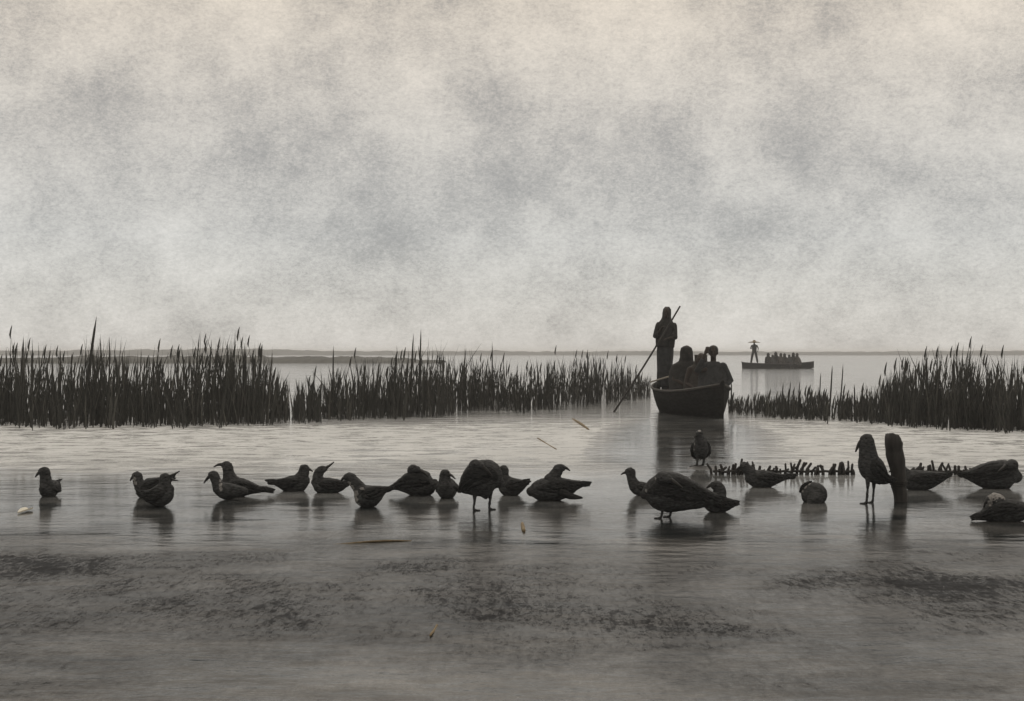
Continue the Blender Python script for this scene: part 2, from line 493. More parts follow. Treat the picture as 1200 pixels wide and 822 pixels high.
def reed_bed(name, label, u0, u1, count, top, bot, thick, thin=None):
    mb = MB(); dry = []
    for i in range(count):
        u = rnd.uniform(u0, u1)
        clump = .6 * noise.noise(Vector((u * .035, 0, 5))) + .6 * noise.noise(Vector((u * .13, 0, 8)))
        if noise.noise(Vector((u * .06, 2, 3))) + .7 * noise.noise(Vector((u * .22, 2, 9))) < -.32 and rnd.random() < .6: continue
        q = rnd.random() ** 1.5
        vb = interp(bot, u) + 3.0 * noise.noise(Vector((u * .05, 4, 1))) + rnd.gauss(.5, 1.6) - q * thick
        p = at(u, vb)
        d = p.y
        vt = interp(top, u)
        full = H + (HV - vt) * d / F
        s = rnd.betavariate(1.7, 2.2) * .95 + .22 + .22 * clump
        if thin and thin[0] < u < thin[1] and rnd.random() < thin[2]: s *= .5
        if i % 3 == 0: s = .25 + .3 * rnd.random()
        h = max(.12, full * min(s, 1.1))
        lean = Vector((rnd.gauss(.0, .085) * h, rnd.gauss(0, .06) * h, 0))
        cv = Vector((rnd.gauss(.02, .10) * h, rnd.gauss(0, .05) * h, 0))
        p.z = -.1
        f0 = len(mb.f)
        ps = stem(mb, p, h + .1, rnd.uniform(.005, .013) * (1.5 if rnd.random() < .12 else 1), lean, cv)
        if rnd.random() < .05:      # a stem snapped over
            a_ = rnd.choice((-1, 1)); stem(mb, ps[3].copy(), -h * .25, .006, Vector((a_ * h * .28, 0, 0)), Vector((0, 0, 0)), 3, 2)
        elif rnd.random() < .10:    # a ragged seed head
            tp_ = ps[-1]; mb.tube([(tp_ - Vector((0, 0, .12)), .004, .004), (tp_ - Vector((.005, 0, .05)), .018, .012), (tp_ + Vector((.012, 0, .05)), .013, .010), (tp_ + Vector((.03, 0, .12)), .003, .003)], 5)
        for k in range(rnd.choice((1, 1, 2, 3))):
            a = rnd.uniform(0, 2 * math.pi)
            pp = ps[rnd.choice((1, 2, 3))]
            leaf(mb, pp, h * rnd.uniform(.25, .5), rnd.uniform(.008, .016), Vector((math.cos(a), math.sin(a), 0)) * .35, rnd.uniform(0, .25))
        if rnd.random() < .16: dry.append((f0, len(mb.f)))
    me = mb.mesh(name, False)
    o = link(name, me, None, M['reed'])
    me.materials.append(M['dry'])
    for f0, f1 in dry:
        for i in range(f0, f1): me.polygons[i].material_index = 1
    return tag(o, label, 'reeds', kind='stuff')
reed_bed('reed_bed', 'wide dark reed bed standing in the water left of the near boat', -25, 762, 4300, TOPL, BOTL, 17)
reed_bed('reed_bed', 'low dark reed bed rising to tall reeds right of the near boat', 854, 1235, 2500, TOPR, BOTR, 15)

def tall_reed(u, vt, vb, label, lean=0.0, group='tall reed stalks above the reed beds', r=.013):
    p = at(u, vb); d = p.y
    h = H + (HV - vt) * d / F
    loc = Vector((p.x - lean * h, p.y, 0))
    ln = Vector((lean * h, 0, 0)); cv = Vector((rnd.gauss(0, .02) * h, rnd.gauss(0, .03) * h, 0))
    root = empty('reed', loc)
    tag(root, label, 'reed', group)
    mb = MB(); ps = stem(mb, Vector((0, 0, -.1)), h + .1, r * 1.75, ln, cv, 5, 8, .1)
    mb.build('stem', M['reed_dark'], root)
    for k in range(rnd.choice((2, 3, 3))):
        a = rnd.choice((0, math.pi)) + rnd.gauss(0, .6)
        lb = MB(); leaf(lb, ps[rnd.choice((2, 3, 4, 5))], h * rnd.uniform(.22, .4), rnd.uniform(.010, .017), Vector((math.cos(a), math.sin(a), 0)) * .3, rnd.uniform(0, .12))
        lb.build('leaf', M['reed_dark'], root, False)
    return root
tall_reed(107, 371, 494, 'tallest reed of all, rising far above the left reed bed', .07, r=.019)
tall_reed(28, 395, 494, 'tall thick reed near the left edge of the picture', .05, r=.017)
tall_reed(481, 391, 486, 'straight tall reed, left one of two standing close above the middle of the reed bed', 0)
tall_reed(495, 385, 486, 'slanting tall reed, right one of two standing close above the middle of the reed bed', .06)
tall_reed(577, 400, 480, 'lone thin reed standing high between the middle of the bed and the boat', 0, r=.010)
tall_reed(390, 405, 486, 'lone reed rising out of the low gap in the left reed bed', 0, r=.011)
tall_reed(688, 410, 471, 'tallest reed of the small clump beside the boatman', -.02)
tall_reed(990, 426, 488, 'slender curved reed standing alone above the low right reeds', .12, r=.009)
for u, vt, ln in ((38, 410, .02), (62, 416, .03), (73, 408, .04), (130, 394, .03), (146, 412, 0), (84, 414, .02), (180, 416, 0), (234, 390, .10), (248, 398, .08), (266, 400, .03), (283, 402, -.05),
                  (286, 406, -.04), (297, 408, .02), (307, 404, .10), (318, 414, .08), (168, 420, .02)):
    tall_reed(u, vt, 492 + rnd.uniform(-5, 3), 'dark reed stalk standing above the left half of the reed bed', ln, 'reed stalks above the left reed bed', rnd.uniform(.010, .016))
for u, vt, ln in ((428, 420, .02), (462, 416, .03), (470, 424, .03), (520, 414, .02), (547, 422, .04), (556, 428, .02), (606, 428, 0), (630, 422, -.05), (645, 428, .04), (662, 430, .08), (699, 420, -.02), (716, 423, .0), (708, 426, .10), (728, 428, .03)):
    tall_reed(u, vt, interp(BOTL, u) - rnd.uniform(1, 6), 'dark reed stalk standing above the middle of the reed bed', ln, 'reed stalks above the middle reed bed', rnd.uniform(.009, .014))
for u, vt, ln in ((918, 448, .10), (926, 446, .08), (937, 446, .06), (962, 436, .06), (976, 428, .08), (1003, 450, .04), (1015, 452, -.03), (1032, 452, .02), (1046, 446, 0), (845, 446, .02), (857, 446, .0)):
    tall_reed(u, vt, interp(BOTR, u) - rnd.uniform(1, 5), 'thin reed stalk standing above the low right reeds near the far boat', ln, 'thin reed stalks above the low right reeds', rnd.uniform(.007, .011))
for u, vt, ln in ((1060, 418, .03), (1074, 430, .02), (1088, 414, .05), (1098, 424, -.04), (1121, 416, .06), (1126, 424, .03), (1136, 428, -.03), (1150, 434, .05), (1168, 438, .02), (1187, 430, .04), (1194, 430, -.02)):
    tall_reed(u, vt, interp(BOTR, u) - rnd.uniform(1, 6), 'tall dark reed stalk standing above the right end of the reeds', ln, 'reed stalks above the right reed bed', rnd.uniform(.012, .017))

# ------------------------------------------------------------------ low stake fences
def stake_fence(u0, u1, v, step, label):
    p0 = at(u0, v)
    root = empty('stake_fence', p0)
    tag(root, label, 'fence')
    k = p0.y / F
    u = u0
    tops = []
    while u < u1:
        hh = rnd.uniform(9.5, 13.5) * k * (1 + .2 * math.sin(u * .11))
        x = (u - u0) * k; y = rnd.uniform(-.03, .03)
        ln = rnd.gauss(.012, .03)
        hh *= rnd.choice((1, 1, 1, .6, .8, 1.15))
        mb = MB()
        r = rnd.uniform(.011, .017)
        mb.tube([(Vector((x, y, -.12)), r, r), (Vector((x + ln * .4, y, hh * .5)), r * .95, r * .95), (Vector((x + ln, y, hh)), r * .85, r * .85), (Vector((x + ln * 1.1, y, hh + .008)), r * .4, r * .4)], 7)
        mb.build('stake', M['stake'], root)
        u += step * rnd.uniform(.75, 1.25)
    mb = MB()
    n = 24
    pts = [(Vector(((u1 - u0) * k * i / n, .02 * math.sin(i * 1.9), .032 + .006 * math.sin(i * 2.7))), .012, .012) for i in range(n + 1)]
    mb.tube(pts, 6, Vector((0, 1, 0)))
    mb.build('rail', M['stake'], root)
stake_fence(836, 1001, 556.5, 3.1, 'low fence of short stakes in the water left of the upright bird')
stake_fence(1064, 1141, 556.5, 3.8, 'low fence of short stakes in the water between the leaning post and the right edge')

# ------------------------------------------------------------------ leaning post
def post():
    p = at(1056, 588); k = p.y / F
    root = empty('mooring_post', p)
    tag(root, 'thick dark wooden post leaning left in the water beside the upright bird', 'post')
    mb = MB()
    P = [(1058, 600, 8), (1056, 588, 8), (1054, 570, 8.2), (1052, 550, 9), (1049, 532, 10), (1047, 520, 10), (1046.5, 513.5, 9.4), (1046, 511, 8.2), (1046, 510.5, 5)]
    pts = []
    for i in range(len(P) - 1):
        a, b = P[i], P[i + 1]
        for q in (0, .5):
            pts.append(tuple(a[j] + (b[j] - a[j]) * q for j in range(3)))
    pts.append(P[-1])
    mb.tube([(Vector(((u - 1056) * k, .01 * math.sin(v * .3), (588 - v) * k)), r * k * (1 + .05 * math.sin(v * .5)), r * k) for u, v, r in pts], 36)
    for i, q in enumerate(mb.v):
        n_ = noise.noise(Vector((q.x * 30, q.y * 30, q.z * 5)))
        a_ = math.atan2(q.y, q.x + .004)
        gr_ = .5 * noise.noise(Vector((math.cos(a_) * 5, math.sin(a_) * 5, q.z * 2.2))) + .3 * math.sin(a_ * 11 + q.z * 4)
        q.x += n_ * .010 + .007 * gr_; q.y += n_ * .006
        if q.z > 70 * k: q.z += -.35 * (q.x + 9 * k) + .012 * noise.noise(Vector((q.x * 60, q.y * 60, 3)))
    mb.build('stump', M['wood'], root)
    cb = MB()
    c = Vector(((1053 - 1056) * k, 0, 20 * k))
    for j in range(3):
        pts = []
        for i in range(25):
            a = 2 * math.pi * i / 24
            pts.append((c + Vector((math.cos(a) * 9.2 * k, math.sin(a) * 9.2 * k, j * .013 + .004 * math.sin(a))), .006, .006))
        cb.tube(pts, 6, Vector((0, 0, 1)), cap=False)
    cb.build('rope_lashing', M['stake'], root)
post()

# ------------------------------------------------------------------ birds
def V3(P, u0, v0, k):
    u, v = P[0], P[1]
    y = P[3] if len(P) > 3 else 0
    return Vector(((u - u0) * k, y * k, (v0 - v) * k))
def catmull(P, sub=3):
    res = []
    n = len(P)
    P = [tuple(p) + ((0,) if len(p) < 4 else ()) for p in P]
    for i in range(n - 1):
        p0, p1, p2, p3 = P[max(i - 1, 0)], P[i], P[i + 1], P[min(i + 2, n - 1)]
        for s_ in range(sub):
            t = s_ / sub
            res.append(tuple(.5 * ((2 * b) + (c - a) * t + (2 * a - 5 * b + 4 * c - d) * t * t + (3 * b - a - 3 * c + d) * t ** 3) for a, b, c, d in zip(p0, p1, p2, p3)))
    res.append(P[-1])
    return res
def bird(name, label, trunk, neck, bills, legs=None, ground=None, pale=None, wide=1.0, tip=10, seed=0, group=None, wings=True, cat='bird', extra=None):
    rb = random.Random(seed)
    if ground is None:
        ground = max(p[1] + p[2] for p in trunk[1:-1]) - 2.5
    u0 = sum(p[0] for p in trunk) / len(trunk)
    base = at(u0, ground); k = base.y / F
    v = lambda P: V3(P, u0, ground, k)
    mb = MB()
    T = catmull(trunk)
    def rounded(T, wf):
        pts = [(v(p), max(p[2], .5) * k, max(p[2], .5) * k * wf) for p in T]
        a = (pts[-1][0] - pts[-2][0]).normalized(); r = pts[-1][1]
        pts += [(pts[-1][0] + a * r * .5, r * .8, r * .8 * wf), (pts[-1][0] + a * r * .85, r * .4, r * .4 * wf)]
        return pts
    tp = rounded(T, .92 * wide)
    mb.tube(tp, 16)
    npts = rounded(catmull(neck), .92)
    mb.tube(npts, 14)
    if legs:
        for (lu, ly) in legs:
            top = ground - (ground - max(p[1] + p[2] for p in trunk)) - 8
            q = [(Vector(((lu - u0 + 1.5) * k, ly * k, (ground - top) * k)), 3.2 * k), (Vector(((lu - u0 + 1.2) * k, ly * k, (ground - top) * .55 * k)), 1.7 * k), (Vector(((lu - u0) * k, ly * k, 1.0 * k)), 1.5 * k)]
            mb.limb(q, 8)
            dirx = -1 if neck[-1][0] < trunk[0][0] else 1
            for a in (-.5, 0, .5):
                mb.limb([(Vector(((lu - u0) * k, ly * k, 1.0 * k)), 1.3 * k), (Vector(((lu - u0 + dirx * 8 * math.cos(a)) * k, (ly + 8 * math.sin(a)) * k, .4 * k)), .8 * k)], 6)
    body = mb.fused(name, 1.0 * k, M['plumage'], None, 3)
    body.location = base
    for q in body.data.vertices:          # ruffled feathers
        c = q.co / k
        q.co += q.normal * (k * ((.2 if not wings else .5) * noise.noise(c * .22 + Vector((seed, 0, 0))) + (.15 if not wings else .35) * noise.noise(Vector((c.x * .35, c.y * .35, c.z * .8 + seed)))) * min(1, max(0, (c.z - 2) / 5) + (0 if legs else .6)))
    if pale:
        me = body.data
        me.materials.append(M['pale'])
        for poly in me.polygons:
            c = poly.center
            for (pu, pv, pr, py) in pale:
                dd = c - v((pu, pv, 0, py)); dd.y *= .6
                if dd.length < pr * k * (1 + .5 * noise.noise(c * (.45 / k))): poly.material_index = 1
    tag(body, label, cat, group)
    # folded wings: a shell over each flank with the long flight feathers past the tail
    if wings:
        tn = len(tp) - 2
        for sgn in (-1, 1):
            wb = MB()
            i0, i1 = int(tn * .05), int(tn * .80)
            pts = []
            side = Vector((0, 1, 0))
            t0 = (tp[1][0] - tp[0][0]).normalized()
            if abs(t0.dot(side)) > .75: side = Vector((1, 0, 0))
            idx = list(range(i0, i1 + 1))
            first = None
            for n_, i in enumerate(idx):
                t = (tp[min(i + 1, tn)][0] - tp[max(i - 1, 0)][0]).normalized()
                side = (side - t * side.dot(t)).normalized()
                nn = side.cross(t).normalized()
                if nn.z < 0: nn = -nn
                q = n_ / max(1, len(idx) - 1)
                prof = math.sin(math.pi * min(1, .12 + .83 * q)) ** .7 * (1 if abs(t0.y) < .75 else .8)
                c = tp[i][0] + side * (sgn * tp[i][2] * .80) + nn * tp[i][1] * (.22 if abs(t0.y) < .75 else .05)
                pts.append((c, max(tp[i][1] * .66 * prof, .8 * k), max(tp[i][2] * .24, .7 * k)))
            wb.tube(pts, 12, Vector((0, 1, 0)) if abs(t0.y) < .75 else Vector((1, 0, 0)))
            # primaries
            t = (pts[0][0] - pts[min(4, len(pts) - 1)][0]).normalized()
            for j in range(4):
                st = pts[min(4 + j, len(pts) - 1)][0]
                en = pts[0][0] + t * (tip * k * (1 - .22 * j)) + Vector((0, 0, (1.6 - 1.5 * j) * k + rb.uniform(-.5, .5) * k)) - side * (sgn * pts[0][2] * .4)
                mid = st.lerp(en, .5) + Vector((0, 0, .8 * k))
                wb.tube([(st, 1.6 * k, .8 * k), (mid, 1.9 * k, .6 * k), (st.lerp(en, .85), 1.3 * k, .5 * k), (en, .3 * k, .25 * k)], 6)
            # rows of covert and flight feathers lying over one another
            np_ = len(pts)
            for row, (hh, ln, cnt) in enumerate(((.55, 7, 6), (.05, 9, 7), (-.5, 10, 7))):
                for j in range(cnt):
                    i = min(np_ - 2, max(1, int((.18 + .74 * (j + .5 * (row % 2)) / cnt) * np_)))
                    c, rn, rs = pts[i]
                    t = (pts[i - 1][0] - pts[i + 1][0]).normalized() if i + 1 < np_ else t0
                    n2 = side.cross(t); n2 = n2 if n2.z > 0 else -n2
                    st = c + n2 * (rn * hh) + side * (sgn * rs * (.95 - .35 * abs(hh)))
                    en = st + t * (ln * k * min(1, rn / (6 * k) + .35)) - n2 * (1.3 * k) + side * (sgn * .5 * k)
                    wb.tube([(st, 1.0 * k, .4 * k), (st.lerp(en, .5) + side * (sgn * .35 * k), 1.7 * k, .45 * k), (en, .5 * k, .3 * k)], 6)
            wb.build('wing', M['wing'], body)
    if extra:
        eb = MB()
        for E in extra:
            eb.tube([(v(p), p[2] * k, p[2] * k * .5) for p in catmull(E)], 8)
        eb.build('wing', M['wing'], body)
    for B in bills:
        bb = MB()
        pts = [(v(p), p[2] * k, p[2] * k * .75) for p in catmull(B)]
        bb.tube(pts, 8)
        bb.build('bill', M['bill'], body)
    hd = v(neck[-2] if len(neck) > 2 else neck[-1]); hr = neck[-2][2] * k
    fw = (v(neck[-1]) - v(neck[-2])); fw = fw.normalized() if fw.length > 1e-6 else Vector((1, 0, 0))
    sd_ = fw.cross(Vector((0, 0, 1)))
    sd_ = sd_.normalized() if sd_.length > .1 else Vector((0, 1, 0))
    for s_ in (-1, 1):
        c = hd + fw * hr * .35 + sd_ * (s_ * hr * .82) + Vector((0, 0, hr * .2))
        MB().ball(c, .9 * k, .9 * k, .9 * k, 8, 6).build('eye', M['eye'], body)
    return body

bird('gull', 'small lone gull at the far left, seen end-on and looking left',
     [(60, 568, 2, 24), (59, 571, 7, 15), (58, 573, 11, 3), (57, 573, 10, -7), (56, 570, 6, -13)],
     [(57, 568, 8, -8), (56, 558, 6.5, -9), (55.5, 552, 6.5, -10), (52, 552, 4.5, -11)], [[(50, 553, 2, -12), (48, 555, 1.5, -13), (46, 558.5, .6, -14)]], seed=1)
bird('gull', 'gull with tucked pale neck facing left, behind the open-billed one',
     [(203, 560, 2), (192, 565, 7), (180, 572, 13), (169, 574, 12), (164, 571, 7)],
     [(168, 573, 9), (162, 565, 6.5), (161, 558, 6), (158, 558, 4.3)], [[(156, 559, 2), (154, 561, 1.4), (152.5, 564, .6)]], seed=2, pale=[(159, 561, 2.4, -4), (160, 566, 2.4, -5), (184, 563, 3, -9), (178, 567, 3, -10)], tip=4)
bird('gull', 'gull facing right with its bill wide open, second cluster from the left',
     [(166, 576, 2, -14), (178, 580, 8, -14), (189, 580, 13, -14), (198, 577, 11, -14), (202, 572, 6, -14)],
     [(196, 573, 9, -14), (197, 564, 7, -14), (196.5, 559, 6.3, -14), (200, 558.5, 4.5, -14)],
     [[(203, 557, 2, -14), (208, 554.5, 1.3, -14), (214, 551, .5, -14)], [(203, 560, 1.7, -14), (207, 561.5, 1.2, -14), (212, 562, .5, -14)]], seed=3, tip=4, ground=592)
bird('gull', 'gull leaning its down-curved bill to the left, in front of the taller one',
     [(292, 575, 3, -8), (278, 575, 8, -8), (266, 575, 10, -8), (258, 571, 8, -8)],
     [(259, 573, 8, -8), (255, 563, 6, -8), (252, 556.5, 6, -8), (249, 556, 4.2, -8)], [[(247, 558, 2.2, -8), (244, 561, 1.6, -8), (240.5, 566, .6, -8)]], seed=4, tip=3, pale=[(261, 557, 2, -13), (261, 562, 2.2, -13), (261, 567, 2.2, -14), (262, 572, 2.2, -15)], wings=False, ground=585)
bird('gull', 'gull with raised neck, level bill to the left and long tapering tail',
     [(318, 576, 1.5, 6), (304, 574.5, 4, 6), (289, 572.5, 9, 6), (276, 572, 13, 6), (268, 569, 11, 6), (264, 565, 6, 6)],
     [(270, 568, 10, 6), (267, 556, 7, 6), (265, 547, 6.5, 6), (262, 546, 4.5, 6)], [[(259, 545, 2.1, 6), (254, 545.5, 1.5, 6), (249, 548, .6, 6)]], seed=5, tip=4)
bird('gull', 'sleek gull facing right with forked wing tips pointing left',
     [(316, 565, 1.5), (326, 566, 5), (338, 568, 10), (350, 567, 11), (357, 563, 7)],
     [(352, 563, 9), (356, 554, 6.5), (356.5, 549.5, 6), (359, 550, 4.5)], [[(362, 550.5, 2), (364, 551, 1.3), (366.5, 553, .6)]], seed=6, tip=6)
bird('gull', 'plump gull tossing its bill up to the right over its back',
     [(409, 566, 2), (399, 569, 7), (387, 570, 10), (376, 569, 10), (370, 565, 6)],
     [(374, 567, 8), (372, 558, 6), (376, 551.5, 5.5), (380, 550, 4.2)], [[(382, 548.5, 2), (386, 546, 1.4), (391.5, 541.5, .6)]], seed=7, tip=3)
bird('gull', 'gull facing left with pale streaks on its breast, lower than its neighbours',
     [(457, 573, 1.5), (448, 575, 6), (436, 581, 13), (426, 583, 12), (421, 578, 7)],
     [(424, 576, 9), (416, 566, 7), (410, 560, 6.5), (406, 559.5, 4.5)], [[(403, 560.5, 2.2), (401, 562, 1.5), (399, 566, .6)]], seed=8, tip=6, pale=[(410, 566, 2.6, -3), (413, 572, 3.2, -5), (417, 578, 3.6, -5), (417, 585, 3.6, -5), (420, 591, 3.2, -5), (425, 572, 2.4, -9)], ground=594)
bird('gull', 'hunched gull with its bill laid back on its shoulder, left of the small front-on gull',
     [(458, 572, 2), (468, 569, 7), (480, 567, 14), (494, 567, 16), (504, 568, 13), (509, 567, 6)],
     [(490, 560, 12), (485, 553, 8, -3), (485, 549, 6, -7), (490, 549.5, 4, -10)], [[(492, 550, 2.2, -11), (497, 553, 1.6, -12), (502, 557, .7, -12)]], seed=9, tip=4)
bird('gull', 'small gull seen front-on with its bill to the right, left of the big round bird',
     [(524, 574, 2, 25), (524, 573, 9, 15), (524, 573, 13, 2), (523, 571, 12, -9), (523, 568, 7, -15)],
     [(522, 570, 10, -8), (522, 560, 7, -10), (522, 554.5, 6, -11), (524.5, 554, 4.5, -13)], [[(526, 554.5, 2, -15), (530, 556, 1.5, -17), (534.5, 560, .6, -19)]], seed=10)
bird('water_bird', 'big round dark bird standing on two legs with its head tucked in',
     [(538, 575, 3), (548, 569, 14), (560, 563, 22), (573, 562, 23), (581, 564, 16), (585, 566, 7)],
     [(562, 554, 15), (557, 548, 9, -6), (558, 544, 7.5, -12), (564, 545, 5, -16)], [[(566, 546, 2.6, -18), (571, 550, 2, -20), (577, 556, .8, -21)]], legs=[(555, -6), (573, 5)], ground=598, seed=11, tip=2, wide=.85)
bird('gull', 'gull with upright thin neck facing left, right beside the big round bird',
     [(619, 564, 2), (611, 568, 7), (601, 571, 12), (593, 571, 10), (588, 567, 6)],
     [(592, 567, 8), (591, 557, 5.5), (590, 550.5, 6), (587, 550.5, 4)], [[(585, 551, 1.9), (583, 552, 1.3), (580, 554, .6)]], seed=12, tip=3)
bird('gull', 'broad gull with pointed wing tips to the right and its head turned back',
     [(690, 567, 1.5), (678, 568, 5), (662, 572, 12), (645, 574, 15), (630, 575, 12), (622, 576, 6)],
     [(646, 564, 10), (651, 556, 6.8), (655, 550, 6.5), (659, 548.5, 4.5)], [[(661, 548, 2.2), (664, 549, 1.6), (668, 552, .7)]], seed=13, tip=4,
     extra=[[(655, 575, 4, -14), (668, 580, 4, -16), (682, 582, 1, -17)]])
bird('gull', 'gull with slim raised neck peering left from behind the largest bird',
     [(776, 578, 3, 12), (766, 576, 7, 12), (755, 575, 9, 12), (747, 573, 8, 12), (743, 570, 5, 12)],
     [(746, 572, 8, 12), (741, 562, 5.5, 12), (740, 554.5, 6, 12), (737, 554, 4.4, 12)], [[(735, 555, 2, 12), (732, 555.5, 1.4, 12), (728.5, 557.5, .6, 12)]], seed=14, tip=3, ground=582)
bird('water_bird', 'largest dark bird, long-bodied, standing with its head sunk into its shoulders',
     [(846, 585, 3), (828, 584, 11), (806, 580, 19), (786, 577, 24), (768, 578, 20), (759, 579, 12), (755, 580, 6)],
     [(786, 568, 16), (776, 561, 10, -8), (775, 559, 8, -15), (781, 560, 5.5, -20)], [[(784, 561, 2.8, -22), (790, 565, 2.1, -24), (797, 570, .9, -25)]], legs=[(774, -8), (786, 7)], ground=607, seed=15, tip=6, wide=.85, pale=[(766, 560, 2.2, -12), (760, 567, 2.4, -12), (756, 575, 2.6, -10), (756, 584, 2.6, -10), (760, 592, 2.6, -12), (766, 598, 2.4, -12)])
bird('gull', 'dark gull with bent head close against the right flank of the largest bird',
     [(860, 587, 2, -24), (851, 588, 7, -24), (839, 589, 11, -24), (829, 588, 9, -24), (825, 585, 5, -24)],
     [(837, 584, 9, -24), (840, 575, 8, -24), (837, 568, 7, -24), (833, 566.5, 5, -24)], [[(830, 566.5, 2.3, -24), (827, 568, 1.6, -24), (823.5, 571, .7, -24)]], seed=16, tip=4)
bird('wading_bird', 'small bird standing on long legs on a mud spit below the boat',
     [(822, 537, 2, 14), (821.5, 532, 8, 8), (821, 526, 10.5, 0), (820, 519, 8.5, -5), (819, 514, 5.5, -8)],
     [(819, 515, 6, -7), (818.5, 510, 4.8, -9), (818, 507.5, 4.6, -10), (816, 508, 3.4, -12)], [[(814.5, 508.5, 1.5, -13), (813, 510, 1.1, -14), (811, 513, .5, -16)]], legs=[(816, -2), (824, 2)], ground=547, seed=17, tip=3, pale=[(818, 505.5, 2.2, -10), (812, 520, 2, -5), (811, 526, 2, -5)])
bird('gull', 'slim gull facing left in front of the low stake fence',
     [(931, 558, 1.5), (915, 560, 5), (901, 562, 10), (889, 562, 11.5), (880, 560, 8)],
     [(884, 560, 9), (877, 552, 6.5), (873, 547, 6), (870, 547, 4.2)], [[(867, 548, 2), (864.5, 549.5, 1.4), (861.5, 553, .6)]], seed=18, tip=5)
bird('gull', 'small rounded bird dipping its head, alone below the stake fence',
     [(953, 580, 3, 26), (953, 578, 9, 15), (953, 578, 13, 2), (953, 580, 14.5, -7), (952, 583, 9, -15)],
     [(951, 580, 8, -13), (948, 584, 6, -18), (946, 587, 5, -20), (944.5, 590, 3.5, -21)], [[(943.5, 591, 1.8, -22), (942, 593, .8, -22)]], seed=19, tip=2, wide=1.15, ground=588, wings=False, extra=[[(938, 577, 2.5, -3), (940, 570, 3, -6), (946, 566, 2.4, -6), (951, 564, .8, -2)]], pale=[(939, 575, 2, -6), (942, 570, 2, -8), (946, 566, 2, -8)])
bird('water_bird', 'tall upright bird with a heavy drooping bill standing beside the leaning post',
     [(1047, 563, 2), (1037, 561, 8), (1027, 554, 14), (1020, 546, 15), (1016, 538, 11), (1015, 532, 7)],
     [(1019, 544, 13), (1017, 530, 10.5), (1016, 519, 9), (1016, 515, 7.5), (1012.5, 515, 5.5)], [[(1010, 517, 3), (1006.5, 521, 2.3), (1002.5, 530, .8)]], legs=[(1014, -6), (1024, 5)], ground=590, seed=20, tip=5, wide=.9)
bird('gull', 'gull settled low behind the leaning post with its tail to the right',
     [(1119, 557, 2, 14), (1108, 560, 6, 14), (1092, 564, 11, 14), (1077, 565, 13, 14), (1067, 564, 10, 14), (1062, 562, 6, 14)],
     [(1068, 560, 8, 14), (1061, 553, 6, 14), (1056, 551, 5.5, 14), (1053, 551, 4, 14)], [[(1051, 552, 1.9, 14), (1048, 553, 1.3, 14), (1045, 555, .6, 14)]], seed=21, tip=4, pale=[(1062, 558, 2, 6), (1060, 566, 2.2, 6), (1061, 573, 2.2, 6)])
bird('water_bird', 'bulky hunched bird at the right edge with ruffled wings pointing left',
     [(1130, 558, 2, 12), (1142, 558, 8, 12), (1158, 559, 15, 12), (1175, 558, 18, 12), (1188, 558, 16, 12), (1195, 560, 8, 12)],
     [(1180, 553, 13, 10), (1187, 547, 8, 4), (1185, 544, 6.8, -2), (1180, 545, 4.8, -5)], [[(1177, 546, 2.5, -6), (1172, 549, 1.8, -7), (1166, 553, .7, -8)]], seed=22, tip=6,
     extra=[[(1160, 552, 4, 2), (1150, 553, 3.2, 1), (1134, 556, .8, 0)], [(1172, 545, 2.5, 4), (1160, 546, 2.6, 3), (1146, 550, .7, 2)]])
bird('gull', 'low bird with a rounded pale head at the lower right edge',
     [(1139, 607, 2), (1150, 605, 5.5), (1168, 600, 13), (1185, 599, 14), (1199, 599, 11), (1208, 598, 6)],
     [(1172, 594, 12), (1168, 589, 11), (1165, 586, 9), (1161, 586, 6.5)], [[(1156, 588, 2.3), (1154, 591, 1.6), (1153, 595, .7)]], seed=23, tip=3, ground=611, pale=[(1161, 582, 5, -8), (1166, 578, 6, -5), (1174, 580, 5, -8), (1158, 590, 3.4, -6)])

